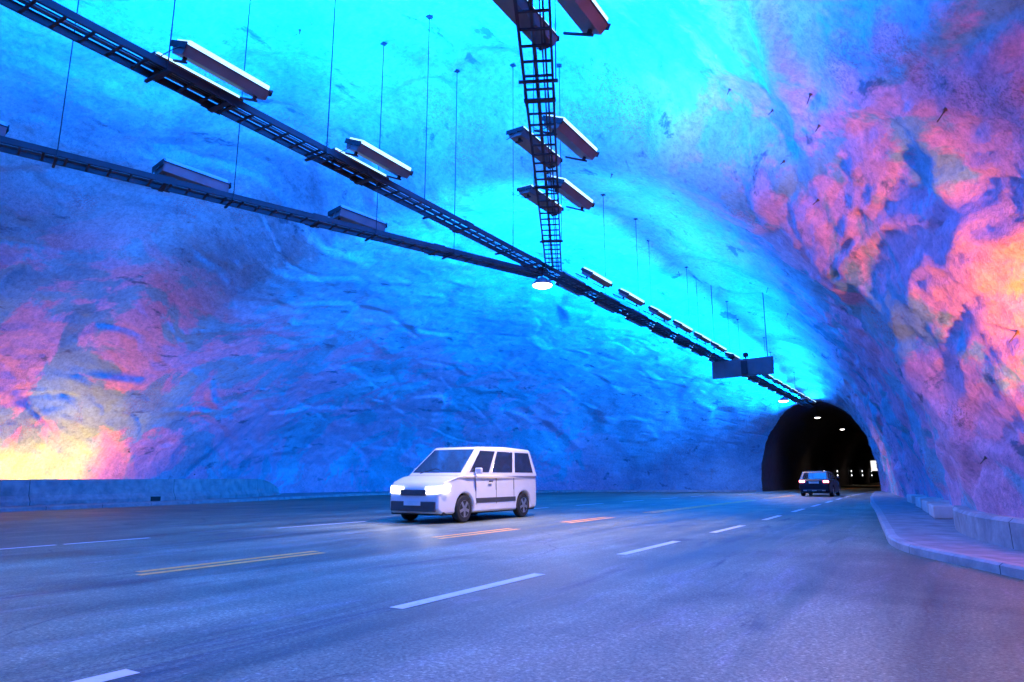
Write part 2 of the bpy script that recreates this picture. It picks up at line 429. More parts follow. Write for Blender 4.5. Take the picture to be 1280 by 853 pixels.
def catmull(P, step=0.4):
    out = []
    P = [Vector((*p, 0)) for p in P]
    for i in range(len(P)-1):
        p0 = P[max(i-1, 0)]; p1 = P[i]; p2 = P[i+1]; p3 = P[min(i+2, len(P)-1)]
        n = max(2, int((p2-p1).length/step))
        for k in range(n):
            t = k/n
            out.append(0.5*((2*p1) + (-p0+p2)*t + (2*p0-5*p1+4*p2-p3)*t*t + (-p0+3*p1-3*p2+p3)*t**3))
    out.append(P[-1]); return out

def strip(path_x, y0, y1, wd, z=0.004, n=6):
    m = MB()
    for k in range(n):
        a = lerp(y0, y1, k/n); b = lerp(y0, y1, (k+1)/n)
        j = 0.008
        m.quad((path_x(a)-wd/2, a, z), (path_x(a)+wd/2, a, z), (path_x(b)+wd/2, b, z), (path_x(b)-wd/2, b, z))
    return m
def merge(ms):
    o = MB()
    for m in ms:
        n = len(o.v); o.v += m.v; o.f += [tuple(i+n for i in f) for f in m.f]
    return o
wx = lambda y: -4.1 - 0.0*y if y < 18 else -4.1 - (y-18)*0.03 if y < 48 else -5.0 + min(0.15, (y-48)*0.01)
ms = [strip(wx, a, a+2.5, 0.15) for a in (-4.9, -0.05, 4.72, 9.6, 14.3, 19.2, 24.2, 29.0, 33.8, 38.6, 43.4)]
ms.append(strip(wx, 48.2, 260, 0.13, n=40))
lx = lambda y: -12.62
ms += [strip(lx, a, b, 0.11) for a, b in ((-1.2, 1.4), (3.4, 6.0), (6.12, 7.6), (10.5, 13.3), (15.4, 18), (20.3, 22.9), (25.2, 27.8), (30, 32.6), (35, 37.6), (40, 42.6))]
ms.append(strip(lambda y: -11.4, 46, 260, 0.12, n=30))
tag(merge(ms).build('white_road_marking', M_white), kind='structure')
ys = []
for a, b in ((-4.6, -1.8), (0.1, 2.8), (4.85, 7.6), (10.45, 13.2), (15.6, 18.3), (21.2, 35.5), (38.5, 46), (50, 260)):
    n = 6 if b-a < 20 else 30
    ys.append(strip(lambda y: -8.22, a, b, 0.14, n=n)); ys.append(strip(lambda y: -7.96, a-0.15, b-0.1, 0.14, n=n))
tag(merge(ys).build('yellow_road_marking', M_yell), kind='structure')

# right pavement (raised) with kerb
KR = catmull([(8.0, -12), (6.3, -4), (4.1, 2), (2.3, 6.2), (0.63, 9.62), (0.06, 10.74), (-0.48, 11.8), (-0.86, 13.25), (-1.1, 15.6), (-1.43, 19.2), (-2.05, 26), (-2.77, 33.3), (-3.6, 44), (-4.35, 56)])
def kerb_and_pave(path, side, outer, name_p, name_k, h=0.13):
    k = MB(); s = MB(); n0 = None
    kw = 0.14; prof = [(0, -0.02), (0.0, h-0.03), (0.03, h), (kw, h+0.003)]
    ring_v = []
    for i, p in enumerate(path):
        d = (path[min(i+1, len(path)-1)] - path[max(i-1, 0)]).normalized(); nx = Vector((d.y, -d.x, 0))*side
        ring_v.append([p + nx*a + Vector((0, 0, z)) for a, z in prof])
    for r0, r1 in zip(ring_v, ring_v[1:]):
        for j in range(len(prof)-1): k.quad(r0[j], r0[j+1], r1[j+1], r1[j])
    for i in range(len(path)-1):
        a, b = ring_v[i][-1], ring_v[i+1][-1]
        oa, ob = outer(path[i]), outer(path[i+1])
        for t in range(6):
            A = a.lerp(oa, t/6); B = a.lerp(oa, (t+1)/6); C = b.lerp(ob, (t+1)/6); D = b.lerp(ob, t/6)
            s.quad(*[(q.x, q.y, h) for q in (A, B, C, D)])
    tag(s.build(name_p, M_pave), kind='structure'); tag(k.build(name_k, M_kerb), kind='structure')
kerb_and_pave(KR, 1, lambda p: Vector((max(p.x+1.5, sec_at(p.y)[1]+2.5), p.y, 0)), 'pavement', 'kerb')
KL = catmull([(-24.0, -12), (-24.9, -2), (-25.6, 6), (-26.2, 12), (-27.0, 18), (-28.4, 24), (-30.0, 29), (-30.6, 33), (-29.6, 38), (-26.5, 43.5), (-21, 49.5), (-15.0, 54.2), (-12.6, 56.5)])
kerb_and_pave(KL, -1, lambda p: Vector((min(p.x-1.5, sec_at(p.y)[0]-2.5), p.y, 0)), 'pavement', 'kerb')

# ------------------------------------------------------------------ barriers
def barrier(path, prof, name, label, h0=0.13, taper=0, group=None):
    m = MB(); rings = []
    n = len(path)
    for i, p in enumerate(path):
        d = (path[min(i+1, n-1)] - path[max(i-1, 0)]).normalized(); nx = Vector((d.y, -d.x, 0))
        sc_ = 1.0
        rem = n-1-i
        if taper and rem < taper: sc_ = 0.35 + 0.65*math.sin(rem/taper*math.pi/2)
        rings.append([p + nx*a + Vector((0, 0, h0 + z*sc_)) for a, z in prof])
    K = len(prof)
    for r0, r1 in zip(rings, rings[1:]):
        k0 = len(m.v); m.v += [tuple(v) for v in r0+r1]
        for j in range(K): m.f.append((k0+j, k0+(j+1) % K, k0+K+(j+1) % K, k0+K+j))
    k0 = len(m.v); m.v += [tuple(v) for v in rings[0]]; m.f.append(tuple(range(k0, k0+K)))
    k0 = len(m.v); m.v += [tuple(v) for v in rings[-1]]; m.f.append(tuple(range(k0, k0+K))[::-1])
    o = m.build(name, M_conc); tag(o, label, 'barrier', group); return o
BL = catmull([(-25.2, -10), (-26.2, 0), (-27.0, 6), (-27.6, 11.2), (-28.4, 17.2), (-29.9, 22.3), (-32.2, 26.6)])
jersey = [(-0.3, 0), (0.3, 0), (0.3, 0.14), (0.15, 0.34), (0.10, 0.9), (-0.10, 0.9), (-0.15, 0.34), (-0.3, 0.14)]
barrier(BL, jersey, 'concrete_barrier', 'long grey concrete barrier along the left wall in front of the yellow glow', taper=9)
BR = catmull([(6.6, -2), (4.4, 4), (2.6, 8), (1.45, 10.4), (0.86, 12.0), (0.52, 13.2), (0.26, 15.2), (0.22, 17.0)])
low = [(-0.14, 0), (0.14, 0), (0.15, 0.36), (0.10, 0.41), (-0.10, 0.41), (-0.15, 0.36)]
barrier(BR, low, 'concrete_barrier', 'low curved concrete barrier on the right pavement under the pink rock wall')

box = MB(); box.box(-28.10, -27.95, 16.75, 17.15, 0.14, 0.32)
tag(box.build('drain_box', M_dark, bevel=0.01), 'small black box on the pavement against the foot of the long left barrier', 'drain box')

# white blocks at the foot of the right rock wall
bl = [(0.10, 20.6, 0.30, 'largest and nearest pale concrete block at the foot of the right rock wall'),
      (-0.10, 23.4, 0.32, 'second pale concrete block from the low barrier at the foot of the right rock wall'),
      (-0.36, 26.8, 0.32, 'third pale concrete block from the low barrier at the foot of the right rock wall'),
      (-0.78, 31.5, 0.3, 'farthest pale concrete block at the foot of the right rock wall')]
for i, (x, y, h, lab) in enumerate(bl):
    b = MB(); b.box(-0.42, 0.42, -0.95, 0.95, 0, h)
    o = b.build('concrete_block', M_block, bevel=0.03); o.location = (x-0.05, y, 0.13); o.rotation_euler = (0, 0, R(4 + i))
    tag(o, lab, 'concrete block', 'pale blocks along the right rock wall')

# ------------------------------------------------------------------ cable trays
def cable_tray(p0, p1, label, rods, width=0.42, rung=0.33, cables=2, z=6.5):
    a = Vector((*p0, z)); b = Vector((*p1, z)); L = (b-a).length
    root = empty('cable_tray', a, math.atan2(b.y-a.y, b.x-a.x) - math.pi/2)   # local +Y runs along the tray
    tag(root, label, 'cable tray', 'ladder cable trays under the cave ceiling')
    m = MB()
    for s in (-1, 1):
        x = s*width/2
        m.box(x-0.004, x+0.004, 0, L, -0.05, 0.05)
        m.box(min(x, x-s*0.028), max(x, x-s*0.028), 0, L, 0.05, 0.056); m.box(min(x, x-s*0.028), max(x, x-s*0.028), 0, L, -0.056, -0.05)
    y = 0.1
    while y < L:
        m.box(-width/2, width/2, y-0.018, y+0.018, -0.048, -0.026); y += rung
    m.build('ladder', M_steel, root)
    for k in range(cables):
        m = MB(); xs = (-0.02, 0.08, 0.12)[k]; r = (0.028, 0.011, 0.014)[k]; pts = []
        nn = max(2, int(L/0.9))
        for i in range(nn+1):
            pts.append((xs + 0.012*noise.noise(Vector((i*0.7, k*5.0, L))), L*i/nn, -0.026 + r))
        m.tube(pts, r, 6); m.build('power_cable', M_cable, root)
    y = 1.5
    while y < L-0.5:       # splice plates where tray lengths are joined
        m = MB()
        for s in (-1, 1): m.box(s*(width/2+0.005)-0.005, s*(width/2+0.005)+0.005, y-0.16, y+0.16, -0.07, 0.07)
        m.box(-width/2-0.02, width/2+0.02, y-0.04, y+0.04, -0.085, -0.06)
        y += 3.0; m.build('splice_plate', M_steel, root)
    for (t, sx) in rods:      # t metres along, hung from the rock
        wp = root.matrix_basis @ Vector((sx*(width/2+0.03), t, 0)); c = ceiling(wp.x, wp.y)
        m = MB(); x = sx*(width/2+0.03); top = c - z + 0.05
        m.tube([(x, t, -0.09), (x+0.004, t, top*0.4), (x, t, top)], 0.010, 6)
        m.box(x-0.06, x+0.06, t-0.06, t+0.06, top-0.09, top-0.07)
        m.box(-width/2-0.06, width/2+0.06, t-0.02, t+0.02, -0.10, -0.066)
        m.build('hanger_rod', M_steel, root)
    return root
JX, JY = -8.45, 15.9
cable_tray((-8.5, -8), (-8.3, 57.5), 'longest ladder cable tray, running from upper left past the warm lamp to the tunnel mouth',
    [(-4.5+8, 1), (1.0+8, 1), (4.55+8, 1), (7.35+8, 1), (10.5+8, -1), (13.25+8, 1), (15.9+8, -1), (18.6+8, 1), (21.3+8, 1), (23.8+8, -1), (26.8+8, 1), (29.7+8, -1), (33+8, 1), (37+8, -1), (41+8, 1), (45+8, -1), (50+8, 1)])
d2 = Vector((-4.15, -12.0)).normalized()
L2 = 26.0
cable_tray((JX-0.3+d2.x*L2, JY-0.2+d2.y*L2), (JX-0.3, JY-0.2), 'lower left ladder cable tray branching away from the warm lamp towards the left frame edge',
    [(L2-11.2, 1), (L2-8.3, 1), (L2-5.2, 1), (L2-3.1, 1), (L2-16, 1)], cables=1)
d3 = Vector((5.0, -9.8)).normalized()
L3 = 25.0
cable_tray((JX+0.2+d3.x*L3, JY-0.5+d3.y*L3), (JX+0.2, JY-0.5), 'ladder cable tray rising straight up the picture from the warm lamp to the top edge',
    [(L3-2.5, 1), (L3-5.5, -1), (L3-9, 1), (L3-13, -1), (L3-18, 1)], cables=3)

# ------------------------------------------------------------------ uplights
def make_uplight(bright=True, arm=-0.1, power=None, spread=135):
    root = empty('uplight')
    # trough housing running along local Y, open upwards
    m = MB(); L = 0.66
    prof = [(-0.21, 0.17), (-0.15, 0.0), (0.15, 0.0), (0.21, 0.17), (0.185, 0.17), (0.135, 0.02), (-0.135, 0.02), (-0.185, 0.17)]
    k = len(m.v); K = len(prof)
    for y in (-L, L): m.v += [(x, y, z) for x, z in prof]
    for j in range(K): m.f.append((k+j, k+(j+1) % K, k+K+(j+1) % K, k+K+j))
    m.f.append(tuple(range(k, k+K))); m.f.append(tuple(range(k+K, k+2*K))[::-1])
    for y in (-L, L-0.008):
        kk = len(m.v); m.v += [(-0.21, y-0.004, 0.17), (-0.15, y-0.004, 0), (0.15, y-0.004, 0), (0.21, y-0.004, 0.17), (-0.21, y+0.012, 0.17), (-0.15, y+0.012, 0), (0.15, y+0.012, 0), (0.21, y+0.012, 0.17)]
        m.f += [tuple(kk+i for i in q) for q in ((0,1,2,3),(7,6,5,4),(0,4,5,1),(1,5,6,2),(2,6,7,3),(3,7,4,0))]
    m.build('housing', M_hous, root)
    m = MB(); m.box(-0.197, 0.197, -L+0.02, L-0.02, 0.16, 0.27)
    m.build('lens', M_lensB if bright else M_lensDim, root, bevel=0.015)
    m = MB(); m.box(-0.225, 0.225, -L-0.03, -L-0.018, 0.10, 0.215); m.box(-0.225, 0.225, L+0.018, L+0.03, 0.10, 0.215)
    m.box(0.212, 0.228, -L-0.03, L+0.03, 0.16, 0.178); m.box(-0.228, -0.212, -L-0.03, L+0.03, 0.16, 0.178)
    m.build('lens_frame', M_steel, root)
    for y in (-L*0.85, L*0.85):
        m = MB(); m.box(arm, 0.10, y-0.018, y+0.018, -0.10, -0.065); m.box(0.0, 0.05, y-0.02, y+0.02, -0.07, 0.01)
        m.build('mounting_arm', M_steel, root)
    m = MB(); m.tube([(0.05, -L-0.02, 0.12), (0.09, -L-0.10, 0.02), (0.02, -L-0.16, -0.12), (-0.12, -L-0.14, -0.16), (arm*0.8-0.03, -L-0.08, -0.08)], 0.008, 6)
    m.build('supply_cable', M_cable, root)
    ld = bpy.data.lights.new('blue_lamp', 'AREA'); ld.shape = 'RECTANGLE'; ld.size = 0.36; ld.size_y = 1.25
    ld.color = BLUE; ld.energy = power or P_UP; ld.spread = R(spread)
    lo = bpy.data.objects.new('blue_lamp', ld); COL.objects.link(lo); lo.parent = root
    lo.location = (0, 0, 0.28); lo.rotation_euler = (math.pi, 0, 0)
    return root
protoB = make_uplight(True, -0.40, 400, 150); protoA = make_uplight(True, -0.08); protoD = make_uplight(False, 0.05, P_SIDE, 165); protoS = make_uplight(True, 0.05, P_SIDE, 125)
used = {id(protoB): False, id(protoD): False, id(protoA): False, id(protoS): False}
ORD = ['first', 'second', 'third', 'fourth', 'fifth', 'sixth', 'seventh', 'eighth', 'ninth', 'tenth', 'eleventh', 'twelfth', 'thirteenth', 'fourteenth', 'fifteenth']
def place_uplight(x, y, z, label, tilt=0.0, rz=0.0, bright=True, group='troughs of blue light on the cable trays', power=None):
    p = (protoB if tilt > 5 or 'right trough' in label else protoS if tilt < -20 else protoA) if bright else protoD
    o = p if not used[id(p)] else copy_tree(p)
    used[id(p)] = True
    o.location = (x, y, z); o.rotation_euler = (0, R(tilt), R(rz))
    tag(o, label, 'uplight', group)
    if p is protoA: o.scale = (0.62, 1.0, 0.62) if 'main ladder' in label else (0.74, 1.0, 0.62)
    if p is protoB: o.scale = (0.9, 1.0, 0.78)
    if power:
        for c in o.children:
            if c.type == 'LIGHT': c.data = c.data.copy(); c.data.energy = power
    return o
def mainx(y): return -8.5 + 0.2*(y+8)/65.5
# main tray, near side: a flat trough on the tray and a brighter one on arms beside it
for y, nm in ((1.6, 'at the upper left corner'), (5.15, 'second from the left'), (8.35, 'midway to the warm lamp')):
    place_uplight(mainx(y), y-0.05, 6.52, 'flat trough lying on the main ladder, ' + nm, 0, power=780)
    place_uplight(mainx(y)+0.36, y+0.10, 6.64, 'trough with bright white lens edge, ' + nm, 24, power=780)
place_uplight(mainx(-3), -3, 6.6, 'trough on the main tray behind the camera', 0, power=700)
# main tray beyond the joint
far = [17.4, 20.0, 22.6, 25.1, 27.6, 30.0]
for i, y in enumerate(far):
    place_uplight(mainx(y)+0.45, y, 6.66, '%s bright trough after the warm lamp on the way to the hanging sign' % ORD[i], 32, power=290)
    place_uplight(mainx(y)-0.30, y+0.2, 6.66, '%s dark trough on the left flank after the warm lamp' % ORD[i], -55)
y = 32.6; i = 0
while y < 56:
    place_uplight(mainx(y)+0.40, y, 6.62, '%s bright trough beyond the hanging sign on the way to the tunnel mouth' % ORD[i], 20, power=260)
    place_uplight(mainx(y)-0.30, y+0.3, 6.64, '%s added trough lighting the left wall from the tray beyond the hanging sign' % ORD[i], -55)  # extra row added to brighten the far left wall
    y += 2.55; i += 1
# lower left branch
def on2(t, off=0.0):
    n = Vector((-d2.y, d2.x))      # towards +X side
    return Vector((JX-0.3, JY-0.2)) + d2*t + n*off
for t, nm in ((5.3, 'nearest the warm lamp'), (8.9, 'middle one'), (12.6, 'at the left picture edge')):
    q = on2(t, -0.45)
    place_uplight(q.x, q.y, 6.80, 'dim clear-lens trough on the lower left tray, %s' % nm, -6, -6, False, 'dim troughs on the lower left tray', 1000 if t < 12 else 750)
q = on2(17); place_uplight(q.x, q.y, 6.7, 'dim trough on the lower left tray beyond the left picture edge', -40, -6, False, 'dim troughs on the lower left tray', 140)
# branch overhead
def on3(t, off=0.0):
    return Vector((JX+0.2, JY-0.5)) + d3*t + Vector((off, 0))
for t, nm in ((4.3, 'lowest'), (6.6, 'middle'), (10.1, 'topmost')):
    q = on3(t)
    place_uplight(q.x-0.18, q.y+0.0, 6.62, '%s left trough of the pairs on the overhead tray above the warm lamp' % nm, 0)
    place_uplight(q.x+0.42, q.y+0.1, 6.66, '%s right trough of the pairs on the overhead tray above the warm lamp' % nm, 24, power=600 if t < 9 else 700)
for t in (13.5,):
    q = on3(t); place_uplight(q.x, q.y, 6.62, 'trough on the overhead tray behind the top picture edge', 0)

# ------------------------------------------------------------------ warm road lamps under the tray and in the bore
def road_lamp(x, y, z, label, energy, s=1.0, group='white road lamps along the tunnel roof', lens=None, top=None, name='road_lamp', spread=125, tint=(1.0, 0.70, 0.50)):
    root = empty(name, (x, y, z)); tag(root, label, 'lamp', group)
    m = MB(); m.lathe([(0.03*s, 0.20*s), (0.10*s, 0.19*s), (0.20*s, 0.10*s), (0.27*s, 0.02*s), (0.27*s, 0.0)], n=24); m.build('shade', M_hous, root, smooth=True)
    m = MB(); m.lathe([(0.255*s, -0.002), (0.24*s, -0.035*s), (0.16*s, -0.07*s), (0.05*s, -0.085*s)], n=24); m.build('lens', lens or M_lensW, root, smooth=True)
    m = MB(); m.tube([(0, 0, 0.19*s), (0, 0, top if top else 0.45)], 0.02, 8); m.box(-0.08, 0.08, -0.08, 0.08, (top if top else 0.45)-0.02, (top if top else 0.45)); m.build('stem', M_steel, root)
    ld = bpy.data.lights.new('lamp_light', 'AREA'); ld.shape = 'DISK'; ld.size = 0.45*s; ld.energy = energy; ld.color = tint; ld.spread = R(spread)
    lo = bpy.data.objects.new('lamp_light', ld); COL.objects.link(lo); lo.parent = root; lo.location = (0, 0, -0.10*s)
    return root
road_lamp(-8.35, 14.95, 6.0, 'warm white bell lamp hanging where the three cable trays meet', P_JOINT, 1.0, spread=145)
road_lamp(-8.3, 46.6, 5.95, 'small warm lamp under the main tray just before the tunnel mouth', P_JOINT*0.8, 1.2, spread=150)
road_lamp(-8.45, -1.0, 6.0, 'added warm bell lamp lighting the road from outside the left picture edge', 210, 1.0, tint=(1.0, 0.60, 0.35))  # added unseen lamp, warms the near road and its yellow lines
road_lamp(1.0, 4.0, 6.8, 'added warm lamp lighting the parking bay from outside the right picture edge', 120, 1.0, top=1.35, spread=92, tint=(1.0, 0.52, 0.45))  # added unseen lamp, reddens the asphalt at lower right
for (y, lab) in ((60.7, 'nearest white lamp on the dark tunnel roof'), (77, 'second white lamp on the dark tunnel roof'), (110, 'third white lamp on the dark tunnel roof'), (150, 'farthest white lamp on the dark tunnel roof')):
    road_lamp(-8.3, y, 5.9, lab, 45, 0.85, lens=M_lensT, top=0.92)

# ------------------------------------------------------------------ amber floods behind the barriers (hidden by them, they colour the rock)
M_lensA = glow('amber_flood_lens', (1.0, 0.55, 0.08), 10.0)
def flood(x, y, z, tx, ty, tz, energy, label, col=AMBER, size=0.35, spread=160):
    root = empty('flood_lamp', (x, y, z)); tag(root, label, 'flood lamp', 'amber flood lamps behind the barriers')
    q = (Vector((tx, ty, tz)) - Vector((x, y, z))).to_track_quat('Z', 'Y'); root.rotation_mode = 'QUATERNION'; root.rotation_quaternion = q
    m = MB(); m.box(-0.2, 0.2, -0.13, 0.13, -0.12, 0.0); m.build('housing', M_steel, root, bevel=0.015)
    m = MB(); m.box(-0.18, 0.18, -0.11, 0.11, 0.001, 0.014); m.build('lens', M_lensA, root)
    m = MB(); m.box(-0.23, -0.205, -0.02, 0.02, -0.2, 0.0); m.box(0.205, 0.23, -0.02, 0.02, -0.2, 0.0); m.box(-0.23, 0.23, -0.02, 0.02, -0.22, -0.2); m.build('bracket', M_steel, root)
    ld = bpy.data.lights.new('amber_light', 'AREA'); ld.shape = 'RECTANGLE'; ld.size = size; ld.size_y = 0.2; ld.energy = energy; ld.color = col; ld.spread = R(spread)
    lo = bpy.data.objects.new('amber_light', ld); COL.objects.link(lo); lo.parent = root; lo.location = (0, 0, 0.02); lo.rotation_euler = (math.pi, 0, 0)
for x, y, tx, ty, tz, e, lab in ((-29.25, 14.9, -30.3, 15.0, 2.4, 0.9, 'amber flood lamp behind the left barrier near the right end of the yellow glow'),
                         (-29.0, 12.9, -30.1, 12.9, 2.2, 1.1, 'amber flood lamp behind the left barrier at the left picture edge'),
                         (-28.7, 10.8, -29.8, 10.8, 2.4, 1.2, 'amber flood lamp behind the left barrier outside the left picture edge')):
    flood(x, y, 0.42, tx, ty, tz, P_FLOODL*e, lab)
for x, y, z, tx, ty, tz, e, lab in ((2.55, 9.3, 0.5, 1.9, 12.2, 3.6, 3.0, 'amber flood lamp behind the right barrier aimed up at the pink rock'),
                         (4.3, 6.4, 0.5, 1.6, 12.5, 6.0, 0.5, 'amber flood lamp farther right behind the right barrier'),
                         (6.2, 2.5, 0.6, 1.0, 10.0, 10.0, 0.5, 'amber flood lamp beside the camera behind the right barrier')):
    flood(x, y, z, tx, ty, tz, P_FLOODR*e, lab, col=(1.0, 0.30 if e > 2 else 0.22, 0.0), spread=72 if e > 2 else 95)

# ------------------------------------------------------------------ hanging sign seen from behind
def hanging_sign():
    Y = 30.3; x0, x1, z0, z1 = -8.35, -5.68, 5.42, 6.18
    root = empty('hanging_sign', ((x0+x1)/2, Y, z0)); root.rotation_euler = (0, 0, R(-6))
    tag(root, 'wide plain grey-blue sign panel seen from behind, hanging beside the main cable tray', 'sign')
    w2 = (x1-x0)/2; h = z1-z0
    m = MB(); m.box(-w2, w2, 0, 0.16, 0, h); m.build('panel', M_sign, root, bevel=0.012)
    m = MB(); m.box(0.0, 0.26, -0.09, -0.002, 0.08, h-0.10); m.build('service_box', M_steel, root, bevel=0.01)
    for x in (-0.42, 0.18):
        m = MB(); m.lathe([(0.03, 0.0), (0.10, 0.03), (0.13, 0.12), (0.10, 0.21), (0.03, 0.25)], c=(x, 0.08, h+0.05), n=16); m.box(x-0.03, x+0.03, 0.05, 0.11, h, h+0.06)
        m.build('beacon', M_steel, root, smooth=False)
    c = ceiling(x1-0.3, Y)
    for x in (-w2+0.15, w2-0.22):
        wp = root.matrix_basis @ Vector((x, 0.08, 0)); c = ceiling(wp.x, wp.y)
        m = MB(); m.tube([(x, 0.08, h), (x, 0.08, c-z0+0.05)], 0.018, 6); m.build('hanger_rod', M_steel, root)
hanging_sign()

# ------------------------------------------------------------------ rock bolts
M_bolt = plain('rusty_bolt_steel', (0.09, 0.05, 0.05), 0.8)
def bolt(u, v, ln, label, r=0.012, plate=0.07, group='rock bolts sticking out of the cave rock', droop=0.0):
    h = BVH.ray_cast(EYE, pix_ray(u, v))
    if not h[0]: return
    n = h[1] if h[1].dot(pix_ray(u, v)) < 0 else -h[1]
    root = empty('rock_bolt', h[0]); root.rotation_mode = 'QUATERNION'; root.rotation_quaternion = (n + Vector((0, 0, droop))).to_track_quat('Z', 'Y')
    tag(root, label, 'rock bolt', group)
    m = MB(); m.tube([(0, 0, -0.15), (0, 0, ln*0.42)], r*0.55, 6); m.tube([(0, 0, 0.02), (0, 0, 0.05)], r, 6); m.build('bolt_shank', M_bolt, root)
    m = MB(); m.lathe([(plate*.4, -0.03), (plate*.4, 0.012), (plate*0.2, 0.025)], n=12); m.build('bearing_plate', M_bolt, root)
for (u, v, ln, lab) in ((243, 593, 0.12, 'round bolt plate low on the blue wall just above the end of the left barrier'),
        (161, 564, 0.2, 'dark bolt beside the yellow glow on the left wall'),
        (1013, 118, 0.45, 'long thin bolt in the pink ceiling at upper right'), (966, 138, 0.3, 'short bolt left of the long thin one in the upper right ceiling'),
        (1024, 157, 0.3, 'bolt hanging below the long thin one in the upper right ceiling'), (980, 202, 0.3, 'bolt in a rust patch under the upper right ceiling'),
        (1182, 137, 0.5, 'thick dark bolt in the pink rock near the right picture edge'), (1023, 250, 0.35, 'bolt on the edge between pink and blue rock'),
        (912, 112, 0.3, 'bolt in the cyan ceiling right of centre'), (765, 218, 0.3, 'bolt in the cyan ceiling just right of the overhead tray'),
        (540, 20, 0.3, 'bolt in the cyan ceiling near the top centre'), (375, 38, 0.25, 'bolt in the cyan ceiling right of the first long hanger'),
        (848, 340, 0.5, 'dark bolt in the cyan vault above the far cable tray'), (880, 372, 0.4, 'dark bolt in the cyan vault above the hanging sign'),
        (685, 452, 0.3, 'bolt on the blue rock wall under the warm lamp'), (822, 362, 0.4, 'bolt in the cyan vault just above the far cable tray'),
        (985, 392, 0.4, 'bolt on the blue vault right of the hanging sign'), (1232, 572, 0.35, 'dark bolt with a loose loop above the low right barrier'),
        (1272, 415, 0.5, 'thick twisted bolt in the orange rock at the right picture edge'), (960, 360, 0.5, 'bolt high above the hanging sign')):
    bolt(u, v, ln, lab, r=0.016 if ln > 0.2 else 0.03, plate=0.07, droop=-0.4)

# ------------------------------------------------------------------ things inside the tunnel mouth
M_signW = glow('lit_sign_face', (1.0, 0.93, 0.80), 1.2)
M_ink = plain('black_print', (0.02, 0.02, 0.02), 0.6)
s = empty('lit_sign', (-4.75, 66, 1.62)); tag(s, 'small lit white square sign on the right wall just inside the tunnel mouth', 'sign')
m = MB(); m.box(-0.45, 0.45, 0, 0.18, 0, 0.9); m.build('case', M_steel, s, bevel=0.02)
m = MB(); m.box(-0.42, 0.42, -0.012, -0.002, 0.03, 0.87); m.build('face', M_signW, s)
m = MB(); m.tube([(-0.05, -0.016, 0.62), (0.08, -0.016, 0.66), (0.16, -0.016, 0.52), (0.06, -0.016, 0.40), (-0.02, -0.016, 0.30), (0.10, -0.016, 0.22)], 0.03, 6); m.build('printed_mark', M_ink, s)
m = MB(); m.box(0.40, 1.0, 0.05, 0.12, 0.35, 0.45); m.build('wall_bracket', M_steel, s)
M_mark = glow('marker_lens', (0.95, 0.95, 1.0), 4.0)
for i, (u, y2) in enumerate(((1030.5, 588), (1047, 592), (1064.5, 592), (1078, 592.5), (1089.5, 593))):
    d = pix_ray(u, 590); t = -11.75/d.x; Y = d.y*t
    s = empty('wall_marker', (-11.8, Y, 0)); tag(s, '%s pair of tiny marker lights inside the tunnel, counting right from the car' % ORD[i], 'marker light', 'pairs of marker lights inside the tunnel')
    k = Y/60.0
    m = MB(); m.box(-0.45, 0.02, -0.06, 0.06, 0.0, 1.1+0.55*k); m.build('post', M_dark, s)
    for z in (1.1+0.16*k, 1.1+0.48*k):
        m = MB(); m.box(-0.03, 0.05, -0.05*k, 0.05*k, z-0.05*k, z+0.05*k); m.build('marker_lens', M_mark, s)

# ------------------------------------------------------------------ vehicles
M_vanp = plain('white_van_paint', (0.78, 0.78, 0.80), 0.35, var=0.04, coat=0.4)
M_carp = plain('black_car_paint', (0.012, 0.008, 0.016), 0.45, var=0.1, coat=0.1)
M_plast = plain('grey_black_bumper_plastic', (0.06, 0.06, 0.065), 0.6)
M_glass = plain('dark_window_glass', (0.025, 0.03, 0.04), 0.06, var=0.05)
for _m in (M_glass,): _m.node_tree.nodes['Principled BSDF'].inputs['Specular IOR Level'].default_value = 1.0; _m.node_tree.nodes['Principled BSDF'].inputs['Coat Weight'].default_value = 1.0
M_carp.node_tree.nodes['Principled BSDF'].inputs['Specular IOR Level'].default_value = 0.25
M_rim = plain('alloy_rim', (0.45, 0.45, 0.47), 0.35, 0.7)
M_head = glow('headlight_glow', (1.0, 0.98, 1.0), 8.0)
M_tail = glow('tail_light_glow', (1.0, 0.16, 0.22), 14.0)
M_red = plain('dark_red_lens', (0.3, 0.02, 0.02), 0.2)
M_plate = plain('number_plate', (0.7, 0.7, 0.72), 0.5)
def wheel(parent, x, y, r, side):
    e = empty('wheel', (x, y, r)); e.parent = parent
    Mx = Matrix.Rotation(R(90)*side, 4, 'Y')
    m = MB(); m.lathe([(r*0.64, -0.10), (r*0.92, -0.10), (r, -0.07), (r, 0.07), (r*0.92, 0.10), (r*0.64, 0.10)], n=32, M=Mx); m.build('tyre', M_dark, e, smooth=False)
    m = MB(); m.lathe([(r*0.64, 0.06), (r*0.62, 0.104), (r*0.56, 0.09), (r*0.2, 0.07), (r*0.14, 0.10), (0.02, 0.105)], n=32, M=Mx)
    for k in range(5):
        a = 2*math.pi*k/5; mm = Mx @ Matrix.Rotation(a, 4, 'Z'); m.box(r*0.1, r*0.6, -0.035, 0.035, 0.085, 0.108, mm)
    m.build('rim', M_rim, e)
def arch(cy, r, n=9, zb=0.2):
    a0 = math.asin(min(1, (r*0.95-zb)/r)) if False else 0
    return [(cy + r*math.cos(t), r*0.97 + r*math.sin(t)) for t in [math.pi*k/(n-1) for k in range(n)]]
